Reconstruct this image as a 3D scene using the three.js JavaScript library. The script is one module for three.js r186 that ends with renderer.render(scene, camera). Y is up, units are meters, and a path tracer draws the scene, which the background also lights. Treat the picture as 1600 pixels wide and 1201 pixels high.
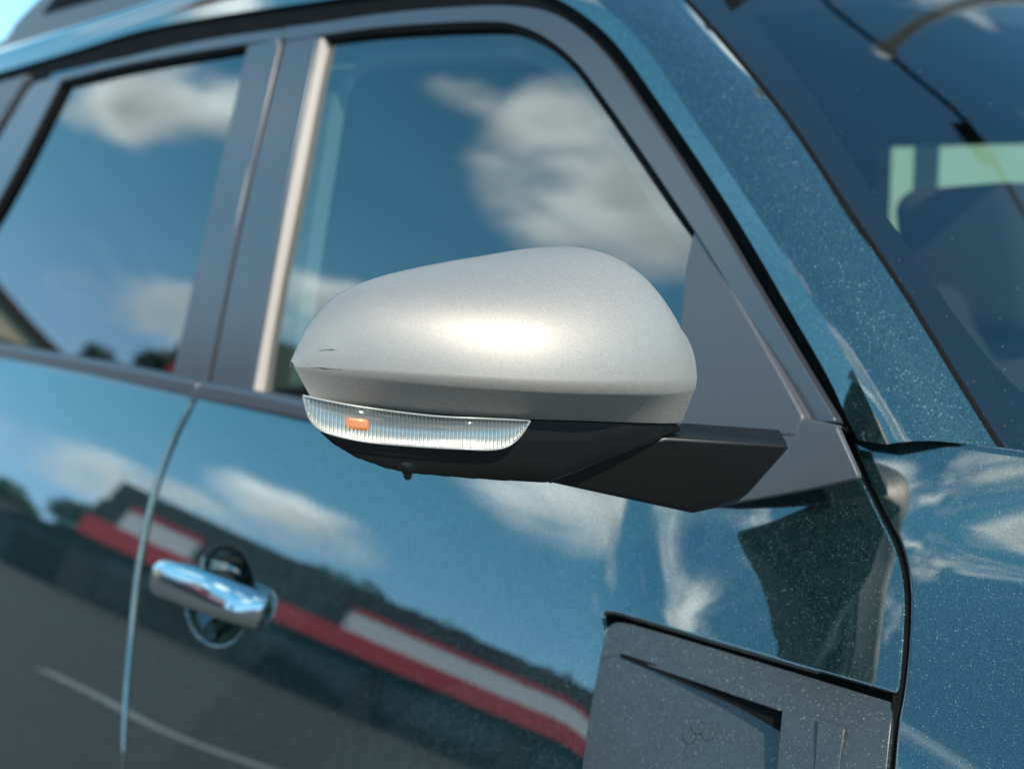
import * as THREE from 'three';
import { ConvexGeometry } from 'three/addons/geometries/ConvexGeometry.js';
import { mergeGeometries, mergeVertices, toCreasedNormals } from 'three/addons/utils/BufferGeometryUtils.js';

// ------------------------------------------------------------------ camera, sky, sun, exposure
const scene = new THREE.Scene();
const EYE = new THREE.Vector3(0.618, 1.38, 1.755), FOCAL = 2222, CX = 800, CY = 600.5;
const FWD = new THREE.Vector3(-0.70737, -0.1338, -0.69407).normalize();
const RIGHT = new THREE.Vector3(0.70036, 0, -0.71379).normalize();
const UP = new THREE.Vector3().crossVectors(RIGHT, FWD);
const camera = new THREE.PerspectiveCamera(2 * Math.atan(600.5 / FOCAL) * 180 / Math.PI, 1024 / 768, 0.05, 600);
camera.position.copy(EYE);
camera.lookAt(EYE.clone().add(FWD));
camera.focus = 0.99;
camera.userData.fStop = 4.5;
const renderer = new THREE.WebGLRenderer({ antialias: true });
renderer.toneMapping = THREE.LinearToneMapping;
renderer.toneMappingExposure = 1;
renderer.shadowMap.enabled = true;

function lcg(seed) { let s = seed >>> 0; return () => { s = (s + 0x6d2b79f5) | 0; let t = Math.imul(s ^ (s >>> 15), 1 | s); t = (t + Math.imul(t ^ (t >>> 7), 61 | t)) ^ t; return ((t ^ (t >>> 14)) >>> 0) / 4294967296; }; }
function makeNoise(seed) {
  const r = lcg(seed), p = new Uint16Array(512), v = new Float32Array(256);
  for (let i = 0; i < 256; i++) { p[i] = i; v[i] = r(); }
  for (let i = 255; i > 0; i--) { const j = Math.floor(r() * (i + 1)); const t = p[i]; p[i] = p[j]; p[j] = t; }
  for (let i = 0; i < 256; i++) p[i + 256] = p[i];
  const f = (t) => t * t * (3 - 2 * t);
  const n3 = (x, y, z) => {
    const X = Math.floor(x), Y = Math.floor(y), Z = Math.floor(z), a = f(x - X), b = f(y - Y), c = f(z - Z);
    const h = (i, j, k) => v[p[p[p[(X + i) & 255] + ((Y + j) & 255)] + ((Z + k) & 255)]];
    const l = (s, t, u) => s + (t - s) * u;
    return l(l(l(h(0, 0, 0), h(1, 0, 0), a), l(h(0, 1, 0), h(1, 1, 0), a), b), l(l(h(0, 0, 1), h(1, 0, 1), a), l(h(0, 1, 1), h(1, 1, 1), a), b), c);
  };
  const fbm = (x, y, z, o = 5) => { let s = 0, w = 0.5, t = 0; for (let i = 0; i < o; i++) { s += w * n3(x, y, z); t += w; x = x * 2.03 + 7.1; y = y * 2.03 + 3.7; z = z * 2.03 + 1.3; w *= 0.5; } return s / t; };
  return { n3, fbm };
}
const smooth = (a, b, x) => { const t = Math.min(1, Math.max(0, (x - a) / (b - a))); return t * t * (3 - 2 * t); };
const lerp = (a, b, t) => a + (b - a) * t;

const SUN = new THREE.Vector3(0.715, 0.64, 0.28).normalize();
// clouds: azimuth (degrees from the rear of the car towards its right side), elevation, half sizes, strength
const CLOUDS = [
  [24, 7.5, 7, 3.4, 1.1], [36, 12.5, 5.5, 2.6, 1.15], [30, 10, 3, 1.2, 0.8], [16.5, 21.5, 6, 4.5, 1.1], [30.5, 29.5, 3.5, 1.6, 1], [37, 29.5, 4.5, 3, 1], [45, 26, 8, 6, 1.1], [52, 22, 5, 3, 0.8],
  [52, 17, 3, 1.4, 0.5], [84, 36, 5, 2.4, 0.9], [80, 30, 14, 5, 0.8], [100, 18, 14, 5, 0.9], [-10, 14, 12, 3.5, 0.9], [-40, 22, 16, 5, 0.9], [150, 16, 18, 4.5, 0.9], [-95, 18, 20, 5, 0.9], [-150, 24, 18, 6, 0.9], [125, 40, 12, 5, 0.8], [-65, 42, 14, 5, 0.8],
];
{
  const W = 1536, H = 768, data = new Float32Array(W * H * 4), N = makeNoise(11);
  for (let j = 0; j < H; j++) {
    const el = ((j + 0.5) / H - 0.5) * Math.PI, y = Math.sin(el), ce = Math.cos(el), e = el * 180 / Math.PI;
    for (let i = 0; i < W; i++) {
      const a = ((i + 0.5) / W - 0.5) * 2 * Math.PI, x = ce * Math.cos(a), z = ce * Math.sin(a);
      const o = (j * W + i) * 4, h = Math.max(0, y);
      const t = Math.pow(1 - h, 2.35);
      let r = lerp(0.12, 0.9, t * t), g = lerp(0.34, 1.5, t), b = lerp(0.64, 2.2, t);
      if (e > -2) {
        const az = Math.atan2(z, -x) * 180 / Math.PI;
        const n = N.fbm(x * 5.5, y * 9, z * 5.5, 6), n2 = N.fbm(x * 16 + 9, y * 30, z * 16, 4);
        let d = -0.75 - 0.5 * smooth(40, 50, e);
        for (const [ca, c2, ra, re, s] of CLOUDS) {
          let da = az - ca; if (da > 180) da -= 360; if (da < -180) da += 360;
          const q = (da / ra) ** 2 + ((e - c2) / re) ** 2 * (e < c2 ? 1.5 : 1);
          d = Math.max(d, s * (1 - q * 0.8));
        }
        d = Math.max(d, -1.2) * 0.8 + (n - 0.5) * 3.2 + (n2 - 0.5) * 1.3;
        const cov = smooth(-0.3, 1.0, d);
        const tone = lerp(0.72, 1.25, smooth(0.3, 0.7, N.fbm(x * 7 + 3, y * 16 + 0.6, z * 7, 4)));
        const thick = smooth(0.6, 2.0, d);
        const cr = lerp(2.15, 1.2, thick) * tone, cg = lerp(2.45, 1.45, thick) * tone, cb = lerp(2.45, 1.5, thick) * tone;
        r = lerp(r, cr, cov); g = lerp(g, cg, cov); b = lerp(b, cb, cov);
      }
      if (e < 0) { r = 0.4; g = 0.44; b = 0.48; }
      data[o] = r; data[o + 1] = g; data[o + 2] = b; data[o + 3] = 1;
    }
  }
  const sky = new THREE.DataTexture(data, W, H, THREE.RGBAFormat, THREE.FloatType);
  sky.mapping = THREE.EquirectangularReflectionMapping;
  sky.magFilter = sky.minFilter = THREE.LinearFilter;
  sky.needsUpdate = true;
  scene.background = sky;
  scene.environment = sky;
}
const sun = new THREE.DirectionalLight(new THREE.Color(1, 0.93, 0.82), 5);
sun.position.copy(SUN).multiplyScalar(60);
sun.castShadow = true;
sun.shadow.mapSize.set(2048, 2048);
Object.assign(sun.shadow.camera, { left: -40, right: 40, top: 40, bottom: -40, near: 1, far: 160 });
sun.name = 'sun';
scene.add(sun, sun.target);

// ------------------------------------------------------------------ helpers
const V = (x, y, z) => new THREE.Vector3(x, y, z);
// photograph pixel (1600 x 1201) to a ray from the lens; then to a point on a body surface
function ray(px, py) { return FWD.clone().addScaledVector(RIGHT, (px - CX) / FOCAL).addScaledVector(UP, (CY - py) / FOCAL); }
function pxOf(p) { const q = p.clone().sub(EYE), d = q.dot(FWD); return [CX + FOCAL * q.dot(RIGHT) / d, CY - FOCAL * q.dot(UP) / d]; }
function atZ(px, py, z) { const d = ray(px, py); return EYE.clone().addScaledVector(d, (z - EYE.z) / d.z); }
function atX(px, py, x) { const d = ray(px, py); return EYE.clone().addScaledVector(d, (x - EYE.x) / d.x); }
function on(F, px, py, off = 0) {
  const d = ray(px, py); let t = 1.2;
  for (let i = 0; i < 40; i++) { const p = EYE.clone().addScaledVector(d, t); t += (p.z - F(p.x, p.y) - off) / -d.z * 0.85; }
  return EYE.clone().addScaledVector(d, t);
}
// lower body side: arc of a circle in section, slightly bowed in plan
const DR = 1.47, DT = 0.290, DY = 0.908 - DR * Math.sin(DT), DZ = 0.90 - DR * Math.cos(DT);
const rampSum = (x, a, b) => { const u = Math.min(1, Math.max(0, (x - a) / (b - a))); return (b - a) * (u ** 3 - u ** 4 / 2) + Math.max(0, x - b); };
const turnIn = (x) => 0.17 * rampSum(x, -0.21, -0.11) + 0.16 * rampSum(x, 0.04, 0.11);
// shallow dished shoulder in front of the mirror
const dish = (x, y) => smooth(-0.2, -0.05, x) * smooth(0.94, 1.04, y) * (0.5 * (y - 1.07) ** 2 * (1 - smooth(1.1, 1.2, y)) - 0.11 * Math.min(y - 0.98, 0.1 + 0.03 * Math.tanh((y - 1.08) / 0.03)));
const bodySide = (x, y) => dish(x, y) + DZ + Math.sqrt(Math.max(0.01, DR * DR - (y - DY) ** 2)) - 0.02 * (x + 0.4) ** 2 - turnIn(x) * smooth(0.84, 1.12, y) * (1 - 0.5 * smooth(1.0, 1.28, y));
// glasshouse side, leaning inwards
const GR = 2.2, GT = 0.205, GY = 1.15 - GR * Math.sin(GT), GZ = 0.792 - GR * Math.cos(GT);
const glassSide = (x, y) => GZ + Math.sqrt(Math.max(0.01, GR * GR - (y - GY) ** 2)) - 0.03 * (x + 0.4) ** 2;
function normalOf(F, x, y) { const h = 1e-4; return V(-(F(x + h, y) - F(x - h, y)) / (2 * h), -(F(x, y + h) - F(x, y - h)) / (2 * h), 1).normalize(); }

// a run of points: smooth curve through them
function curve(pts, step = 6, straight = false) {
  if (straight || pts.length < 3) {
    const out = [];
    for (let i = 0; i < pts.length - 1; i++) { const n = Math.max(1, Math.ceil(Math.hypot(pts[i + 1][0] - pts[i][0], pts[i + 1][1] - pts[i][1]) / step)); for (let k = 0; k < n; k++) out.push([lerp(pts[i][0], pts[i + 1][0], k / n), lerp(pts[i][1], pts[i + 1][1], k / n)]); }
    out.push(pts[pts.length - 1]);
    return out;
  }
  const c = new THREE.CatmullRomCurve3(pts.map(([x, y]) => V(x, y, 0)), false, 'centripetal');
  const n = Math.max(4, Math.ceil(c.getLength() / step));
  return c.getSpacedPoints(n).map((p) => [p.x, p.y]);
}
// closed outline from several runs, each smooth, corners where they meet
function outline(runs, step = 8) {
  const out = [];
  runs.forEach((run, i) => {
    const next = runs[(i + 1) % runs.length];
    const c = curve(run, step), same = Math.hypot(c[c.length - 1][0] - next[0][0], c[c.length - 1][1] - next[0][1]) < 0.5;
    out.push(...(same ? c.slice(0, -1) : c));
    if (!same) { const l = curve([c[c.length - 1], next[0]], step); out.push(...l.slice(1, -1)); }
  });
  return out;
}
const roundLoop = (pts, step = 5) => { const c = new THREE.CatmullRomCurve3(pts.map(([x, y]) => V(x, y, 0)), true, 'centripetal'); return c.getSpacedPoints(Math.ceil(c.getLength() / step)).slice(0, -1).map((p) => [p.x, p.y]); };
function inside(p, poly) { let c = false; for (let i = 0, j = poly.length - 1; i < poly.length; j = i++) { const a = poly[i], b = poly[j]; if ((a[1] > p[1]) !== (b[1] > p[1]) && p[0] < (b[0] - a[0]) * (p[1] - a[1]) / (b[1] - a[1]) + a[0]) c = !c; } return c; }
function delaunay(P) {
  let x0 = 1e9, y0 = 1e9, x1 = -1e9, y1 = -1e9;
  for (const [x, y] of P) { x0 = Math.min(x0, x); x1 = Math.max(x1, x); y0 = Math.min(y0, y); y1 = Math.max(y1, y); }
  const m = Math.max(x1 - x0, y1 - y0) * 20, cx = (x0 + x1) / 2, cy = (y0 + y1) / 2, n = P.length;
  const Q = [...P, [cx - m, cy - m], [cx + m, cy - m], [cx, cy + m]];
  const circ = (a, b, c) => {
    const [ax, ay] = Q[a], [bx, by] = Q[b], [qx, qy] = Q[c], d = 2 * (ax * (by - qy) + bx * (qy - ay) + qx * (ay - by));
    const ux = ((ax * ax + ay * ay) * (by - qy) + (bx * bx + by * by) * (qy - ay) + (qx * qx + qy * qy) * (ay - by)) / d, uy = ((ax * ax + ay * ay) * (qx - bx) + (bx * bx + by * by) * (ax - qx) + (qx * qx + qy * qy) * (bx - ax)) / d;
    return { a, b, c, x: ux, y: uy, r: (ax - ux) ** 2 + (ay - uy) ** 2 };
  };
  const order = P.map((_, i) => i).sort((a, b) => P[a][0] - P[b][0]);
  let open = [circ(n, n + 1, n + 2)]; const done = [];
  for (const i of order) {
    const [x, y] = Q[i], edges = new Map(), keep = [];
    for (const t of open) {
      const dx = x - t.x;
      if (dx > 0 && dx * dx > t.r) { done.push(t); continue; }
      if (dx * dx + (y - t.y) ** 2 > t.r) { keep.push(t); continue; }
      for (const [u, v] of [[t.a, t.b], [t.b, t.c], [t.c, t.a]]) { const k = u < v ? u * 65536 + v : v * 65536 + u; if (edges.has(k)) edges.set(k, null); else edges.set(k, [u, v]); }
    }
    open = keep;
    for (const e of edges.values()) if (e) open.push(circ(e[0], e[1], i));
  }
  return [...done, ...open].filter((t) => t.a < n && t.b < n && t.c < n).map((t) => [t.a, t.b, t.c]);
}
// sheet-metal or plastic panel: outline in pixels laid onto a surface, a fine mesh inside, a rounded rim that turns in
function panel(F, loopPx, { off = 0, holes = [], grid = 0.012, rim = 0.003, depth = 0.012, uv = 0.25, z = null } = {}) {
  const offAt = typeof off === 'function' ? off : () => off;
  const rimAt = typeof rim === 'function' ? rim : () => rim;
  const place = (q) => { const p = on(F, q[0], q[1], offAt(q)); return [p.x, p.y, offAt(q), rimAt(q)]; };
  const loops = [loopPx, ...holes].map((l) => l.map(place));
  const area = (l) => l.reduce((s, a, i) => { const b = l[(i + 1) % l.length]; return s + a[0] * b[1] - b[0] * a[1]; }, 0);
  loops.forEach((l, i) => { if ((area(l) > 0) !== (i === 0)) l.reverse(); });
  const P = loops.flat(), all = [...P], rnd = lcg(5);
  let x0 = 1e9, y0 = 1e9, x1 = -1e9, y1 = -1e9;
  for (const [x, y] of loops[0]) { x0 = Math.min(x0, x); x1 = Math.max(x1, x); y0 = Math.min(y0, y); y1 = Math.max(y1, y); }
  const okay = (p) => inside(p, loops[0]) && !loops.slice(1).some((h) => inside(p, h));
  for (let y = y0, r = 0; y < y1; y += grid * 0.87, r++) for (let x = x0 + (r % 2) * grid / 2; x < x1; x += grid) {
    const p = [x + (rnd() - 0.5) * grid * 0.05, y + (rnd() - 0.5) * grid * 0.05];
    if (!okay(p)) continue;
    let near = 1e9, k = 0;
    for (const b of P) { const d = (b[0] - p[0]) ** 2 + (b[1] - p[1]) ** 2; if (d < near) { near = d; k = b[2]; } }
    if (near < grid * grid * 0.3) continue;
    if (typeof off === 'function') { let sw = 0, s = 0; for (const b of P) { const w = 1 / ((b[0] - p[0]) ** 2 + (b[1] - p[1]) ** 2 + 1e-6) ** 1.5; sw += w; s += w * b[2]; } k = s / sw; }
    all.push([p[0], p[1], k]);
  }
  const tris = delaunay(all).filter(([a, b, c]) => okay([(all[a][0] + all[b][0] + all[c][0]) / 3, (all[a][1] + all[b][1] + all[c][1]) / 3]));
  const pos = [], nor = [], uvs = [], idx = [];
  const push = (p, n) => { pos.push(p.x, p.y, p.z); nor.push(n.x, n.y, n.z); uvs.push(p.x / uv, (p.y - p.z * 0.3) / uv); return pos.length / 3 - 1; };
  for (const [x, y, o] of all) push(V(x, y, F(x, y) + o), normalOf(F, x, y));
  const tri = (a, b, c) => {
    const A = V(pos[a * 3], pos[a * 3 + 1], pos[a * 3 + 2]), B = V(pos[b * 3], pos[b * 3 + 1], pos[b * 3 + 2]), C = V(pos[c * 3], pos[c * 3 + 1], pos[c * 3 + 2]);
    const n = B.clone().sub(A).cross(C.clone().sub(A)), m = V(nor[a * 3] + nor[b * 3] + nor[c * 3], nor[a * 3 + 1] + nor[b * 3 + 1] + nor[c * 3 + 1], nor[a * 3 + 2] + nor[b * 3 + 2] + nor[c * 3 + 2]);
    if (n.dot(m) < 0) idx.push(a, c, b); else idx.push(a, b, c);
  };
  for (const t of tris) tri(...t);
  let base = 0;
  for (const l of loops) {
    const n = l.length, rings = [l.map((_, i) => base + i)];
    const ring = (f) => rings.push(l.map(([x, y, o, rm], i) => {
      const a = l[(i + n - 1) % n], b = l[(i + 1) % n], t = V(b[0] - a[0], b[1] - a[1], 0).normalize(), N = normalOf(F, x, y);
      const e = V(t.y, -t.x, 0).addScaledVector(N, -V(t.y, -t.x, 0).dot(N)).normalize();
      return f(V(x, y, F(x, y) + o), N, e, rm);
    }));
    for (let k = 1; k <= 4; k++) { const a = k / 4 * Math.PI / 2; ring((p, N, e, rm) => push(p.clone().addScaledVector(e, rm * Math.sin(a)).addScaledVector(N, -rm * (1 - Math.cos(a))), N.clone().multiplyScalar(Math.cos(a)).addScaledVector(e, Math.sin(a)))); }
    ring((p, N, e, rm) => push(p.clone().addScaledVector(e, rm).addScaledVector(N, -Math.max(depth, rm)), e.clone()));
    for (let k = 0; k + 1 < rings.length; k++) for (let i = 0; i < n; i++) { const j = (i + 1) % n; tri(rings[k][i], rings[k][j], rings[k + 1][j]); tri(rings[k][i], rings[k + 1][j], rings[k + 1][i]); }
    base += n;
  }
  return geo(pos, idx, nor, uvs);
}
function geo(pos, idx, nor, uvs) {
  const g = new THREE.BufferGeometry();
  g.setAttribute('position', new THREE.Float32BufferAttribute(pos, 3));
  if (uvs) g.setAttribute('uv', new THREE.Float32BufferAttribute(uvs, 2));
  g.setIndex(idx);
  if (nor) g.setAttribute('normal', new THREE.Float32BufferAttribute(nor, 3)); else g.computeVertexNormals();
  return g;
}
// grid of points [row][column] as a smooth sheet
function sheet(rows, { uv = null, wrap = false, flip = false } = {}) {
  const n = rows.length, m = rows[0].length, pos = [], uvs = [], idx = [];
  rows.forEach((r, i) => r.forEach((p, j) => { pos.push(p.x, p.y, p.z); const q = uv ? uv(p, i / (n - 1), j / (m - 1)) : [(p.x - p.z) / 0.25, (p.y + 0.5 * p.x) / 0.25]; uvs.push(q[0], q[1]); }));
  for (let i = 0; i + 1 < n; i++) for (let j = 0; j + (wrap ? 0 : 1) < m; j++) {
    const k = (j + 1) % m, a = i * m + j, b = i * m + k, c = (i + 1) * m + k, d = (i + 1) * m + j;
    if (flip) idx.push(a, c, b, a, d, c); else idx.push(a, b, c, a, c, d);
  }
  return geo(pos, idx, null, uvs);
}
// hull of points with every edge rounded
function roundedHull(points, r, crease = 0.5) {
  const ico = new THREE.IcosahedronGeometry(r, 2).getAttribute('position'), set = new Map();
  for (let i = 0; i < ico.count; i++) { const p = V(ico.getX(i), ico.getY(i), ico.getZ(i)); set.set(p.toArray().map((a) => a.toFixed(5)).join(), p); }
  const all = [];
  for (const p of points) for (const q of set.values()) all.push(p.clone().add(q));
  return creased(new ConvexGeometry(all), crease);
}
// creased normals at centimetre scale (the addon joins points nearer than 1 cm)
function creased(g, a) { const q = toCreasedNormals(g.scale(200, 200, 200), a); return q.scale(1 / 200, 1 / 200, 1 / 200); }
function boxGeo(w, h, d, x = 0, y = 0, z = 0) { return new THREE.BoxGeometry(w, h, d).translate(x, y, z); }
const used = new Map();
function numbered(name) { const k = used.get(name) ?? 0; used.set(name, k + 1); return k ? name + '_' + String(k).padStart(3, '0') : name; }
function part(name, g, m, parent, label) {
  const o = new THREE.Mesh(g, m); o.name = name; o.castShadow = o.receiveShadow = true;
  if (label) o.userData.label = label;
  parent.add(o); return o;
}
function partGroup(name, parent) { const o = new THREE.Group(); o.name = name; parent.add(o); return o; }
function thing(name, label, category, pos = [0, 0, 0], turn = 0, group) {
  const o = new THREE.Group(); o.name = numbered(name); o.position.set(...pos); o.rotation.y = turn;
  o.userData = { label, category }; if (group) o.userData.group = group;
  scene.add(o); return o;
}
function struct(name, g, m, label) { const o = new THREE.Mesh(g, m); o.name = name; o.userData.kind = 'structure'; if (label) o.userData.label = label; o.castShadow = o.receiveShadow = true; scene.add(o); return o; }

// ------------------------------------------------------------------ materials
function bytesTexture(n, f, srgb = false) {
  const d = new Uint8Array(n * n * 4);
  for (let j = 0; j < n; j++) for (let i = 0; i < n; i++) { const c = f(i, j); const o = (j * n + i) * 4; d[o] = c[0] * 255; d[o + 1] = c[1] * 255; d[o + 2] = c[2] * 255; d[o + 3] = 255; }
  const t = new THREE.DataTexture(d, n, n); t.wrapS = t.wrapT = THREE.RepeatWrapping; t.magFilter = t.minFilter = THREE.LinearFilter; t.needsUpdate = true;
  if (srgb) t.colorSpace = THREE.SRGBColorSpace;
  return t;
}
function flakePaint() {
  const n = 1024, r = lcg(3), SPAN = 0.14, kind = new Float32Array(n * n), tone = new Float32Array(n * n);
  for (let i = 0; i < n * n; i++) { const a = r(); kind[i] = a < 0.08 ? 1 : a < 0.105 ? 3 : 0; tone[i] = r(); }
  for (let i = 0; i < 450; i++) { const x = Math.floor(r() * n), y = Math.floor(r() * n), s = r() < 0.3 ? 3 : 2; for (let a = 0; a < s; a++) for (let b = 0; b < 3; b++) kind[((y + a) % n) * n + (x + b) % n] = 2; }
  const color = bytesTexture(n, (i, j) => { const k = kind[j * n + i], t = tone[j * n + i]; return k === 3 ? [0.74, 0.78, 0.8] : k === 2 ? [0.5 + 0.4 * t, 0.75, 0.6 + 0.15 * t] : k === 1 ? [0.06 + 0.12 * t, 0.2 + 0.25 * t, 0.16 + 0.18 * t] : [0.004, 0.011, 0.013]; });
  const rm = bytesTexture(n, (i, j) => { const k = kind[j * n + i]; return k === 3 ? [0, 0.02, 1] : k === 2 ? [0, 0.45, 0.6] : k === 1 ? [0, 0.6, 1] : [0, 0.02, 0]; });
  for (const q of [color, rm]) { q.magFilter = THREE.NearestFilter; q.repeat.set(0.25 / SPAN, 0.25 / SPAN); }
  // faint waviness of sprayed lacquer
  const N = makeNoise(19), wave = bytesTexture(256, (i, j) => { const f = (u, v) => N.fbm(u * 26, v * 26, 2, 2), u = i / 256, v = j / 256, w = (f(u, v) * (1 - u) + f(u - 1, v) * u) * (1 - v) + (f(u, v - 1) * (1 - u) + f(u - 1, v - 1) * u) * v; return [w, w, w]; });
  return new THREE.MeshPhysicalMaterial({ name: 'teal metallic paint', map: color, roughnessMap: rm, metalnessMap: rm, roughness: 1, metalness: 1, ior: 2.333, bumpMap: wave, bumpScale: 0.000014, clearcoat: 1, clearcoatRoughness: 0.0 });
}
const M = {};
M.paint = flakePaint();
M.silver = (() => {
  const r = lcg(8), t = bytesTexture(512, () => { const a = r(); return [1, 0.44 + 0.2 * a, 0.7 + 0.3 * r()]; });
  return new THREE.MeshPhysicalMaterial({ name: 'silver paint', color: new THREE.Color(0.5, 0.455, 0.405), roughnessMap: t, metalnessMap: t, roughness: 1, metalness: 0.6 });
})();
const grain = (seed, a, b) => { const r = lcg(seed); return bytesTexture(512, () => { const k = lerp(a, b, r()); return [k, k, k]; }); };
M.plastic = new THREE.MeshPhysicalMaterial({ name: 'black satin plastic', color: new THREE.Color(0.007, 0.0072, 0.007), specularIntensity: 0.65, roughness: 0.36, bumpMap: grain(21, 0, 1), bumpScale: 0.00012 });
M.greyPlastic = new THREE.MeshPhysicalMaterial({ name: 'grey satin plastic', color: new THREE.Color(0.075, 0.078, 0.085), roughness: 0.45, ior: 1.7, bumpMap: grain(22, 0, 1), bumpScale: 0.00012 });
M.frame = new THREE.MeshPhysicalMaterial({ name: 'dark grey frame film', color: new THREE.Color(0.045, 0.048, 0.055), roughness: 0.3, ior: 1.9 });
M.rubber = new THREE.MeshPhysicalMaterial({ name: 'black rubber', color: new THREE.Color(0.006, 0.006, 0.006), roughness: 0.85, specularIntensity: 0.25 });
M.channel = new THREE.MeshStandardMaterial({ name: 'pale rubber channel', color: new THREE.Color(0.42, 0.37, 0.33), roughness: 0.55 });
M.chrome = new THREE.MeshPhysicalMaterial({ name: 'bright chrome', color: new THREE.Color(0.5, 0.58, 0.6), metalness: 1, roughness: 0.12 });
M.glass = new THREE.MeshPhysicalMaterial({ name: 'tinted glass', color: new THREE.Color(0.28, 0.36, 0.34), transmission: 1, thickness: 0, roughness: 0, ior: 2.333 });
M.farGlass = M.glass.clone(); M.farGlass.name = 'far glass'; M.farGlass.color.setRGB(0.74, 0.84, 0.78); M.farGlass.ior = 1.5;
M.privacy = M.farGlass.clone(); M.privacy.name = 'privacy glass'; M.privacy.color.setRGB(0.06, 0.07, 0.07);
M.screen = M.glass.clone(); M.screen.name = 'windscreen glass'; M.screen.color.setRGB(0.8, 0.9, 0.84); M.screen.ior = 2.0;
M.clear = new THREE.MeshPhysicalMaterial({ name: 'clear lens plastic', color: new THREE.Color(0.97, 0.97, 0.96), transmission: 1, thickness: 0, roughness: 0.02, ior: 1.5 });
M.amber = new THREE.MeshPhysicalMaterial({ name: 'amber plastic', color: new THREE.Color(0.6, 0.17, 0.02), roughness: 0.35, clearcoat: 0.5 });
M.mirror = new THREE.MeshStandardMaterial({ name: 'mirror silver', color: new THREE.Color(0.85, 0.87, 0.88), metalness: 1, roughness: 0 });
M.dark = new THREE.MeshStandardMaterial({ name: 'dark cabin plastic', color: new THREE.Color(0.012, 0.013, 0.016), roughness: 0.85 });
M.cloth = new THREE.MeshStandardMaterial({ name: 'dark seat cloth', color: new THREE.Color(0.016, 0.018, 0.024), roughness: 0.95 });
M.trim = new THREE.MeshStandardMaterial({ name: 'pale cabin trim', color: new THREE.Color(0.72, 0.74, 0.66), roughness: 0.8 });
M.frit = new THREE.MeshPhysicalMaterial({ name: 'black ceramic band', specularIntensity: 0.1, color: new THREE.Color(0.006, 0.006, 0.007), roughness: 0.9 });

// ------------------------------------------------------------------ the car
const car = thing('car', 'dark teal metallic car with a silver wing mirror, seen close from its front right', 'car');

// rear door and front door skins
const rearDoor = partGroup('rear_door', car);
part('door_skin', panel(bodySide, outline([[[-70, 551], [0, 563], [130, 588], [296, 624]], [[296, 624], [262, 690], [235, 770], [213, 870], [199, 990], [189, 1110], [183, 1250]], [[183, 1250], [-70, 1250]], [[-70, 1250], [-70, 551]]]), { grid: 0.016, rim: 0.006, depth: 0.03 }), M.paint, rearDoor);

const frontDoor = partGroup('front_door', car);
const scoopLoop = roundLoop([[311, 890], [315, 869], [329, 853], [349, 846], [368, 852], [384, 867], [394, 892], [399, 915], [393, 950], [380, 984], [361, 1005], [344, 1011], [327, 1009], [310, 998], [297, 980], [289, 953], [296, 920]]);
part('door_skin', panel(bodySide, outline([[[308, 626], [400, 645], [640, 697], [850, 740], [1065, 776], [1140, 782]], [[1140, 782], [1344, 751]], [[1344, 751], [1373, 810], [1397, 862], [1409, 920], [1408, 1000], [1402, 1070], [1400, 1079]],
  [[1400, 1079], [1250, 1036], [1100, 993], [1000, 964], [960, 953], [944, 953], [938, 962], [942, 985], [930, 1110], [912, 1250]], [[912, 1250], [194, 1250]], [[194, 1250], [200, 1110], [211, 990], [226, 870], [248, 770], [277, 690], [308, 626]]]), { holes: [scoopLoop], grid: 0.016, rim: ([x]) => (x > 1280 ? 0.002 : 0.004), depth: 0.012 }), M.paint, frontDoor);
// hollow behind the handle
{
  const rim = scoopLoop.map(([x, y]) => on(bodySide, x, y, -0.004)), c = rim.reduce((s, p) => s.add(p), V(0, 0, 0)).multiplyScalar(1 / rim.length);
  const rows = [];
  for (let k = 0; k <= 14; k++) { const s = 1 - k / 14, d = (1 - s ** 4) * 0.042; rows.push(rim.map((p) => { const q = c.clone().lerp(p, Math.max(0.002, s)); q.z = lerp(bodySide(q.x, q.y) - 0.004, c.z - 0.004, 0.2) - d; return q; })); }
  part('handle_hollow', sheet(rows, { wrap: true }), M.paint, frontDoor);
}
{
  // grip: a bar bowed off the door
  const path = new THREE.CatmullRomCurve3([[240, 900, 0.008], [256, 904, 0.015], [298, 917, 0.022], [343, 933, 0.023], [384, 947, 0.014], [414, 958, -0.001]].map(([x, y, o]) => on(bodySide, x, y, o)));
  const rows = [], n = 40;
  for (let i = 0; i <= n; i++) {
    const t = i / n, p = path.getPoint(t), T = path.getTangent(t), N = normalOf(bodySide, p.x, p.y), B = T.clone().cross(N).normalize(), O = B.clone().cross(T).normalize();
    const e = t < 0.16 ? Math.sqrt(Math.max(0.0004, 1 - (1 - t / 0.16) ** 2)) : t > 0.97 ? Math.sqrt(Math.max(0.0004, 1 - ((t - 0.97) / 0.03) ** 2)) * 0.25 + 0.75 : 1;
    const h = 0.0225 * e * (0.9 + 0.12 * Math.sin(Math.PI * Math.min(1, t * 1.1))), d = 0.0105 * e;
    rows.push(Array.from({ length: 28 }, (_, k) => { const a = k / 28 * 2 * Math.PI, c = Math.cos(a), s = Math.sin(a); return p.clone().addScaledVector(B, Math.sign(c) * Math.abs(c) ** 0.75 * h).addScaledVector(O, Math.sign(s) * Math.abs(s) ** 0.9 * d); }));
  }
  for (const end of [0, n]) { const q = rows[end].reduce((s, p) => s.add(p), V(0, 0, 0)).multiplyScalar(1 / 28); const r = rows[end].map((p) => p.clone().lerp(q, 0.999)); if (end) rows.push(r); else rows.unshift(r); }
  part('door_handle', creased(sheet(rows, { wrap: true }), 0.8), M.chrome, frontDoor);
}

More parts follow.
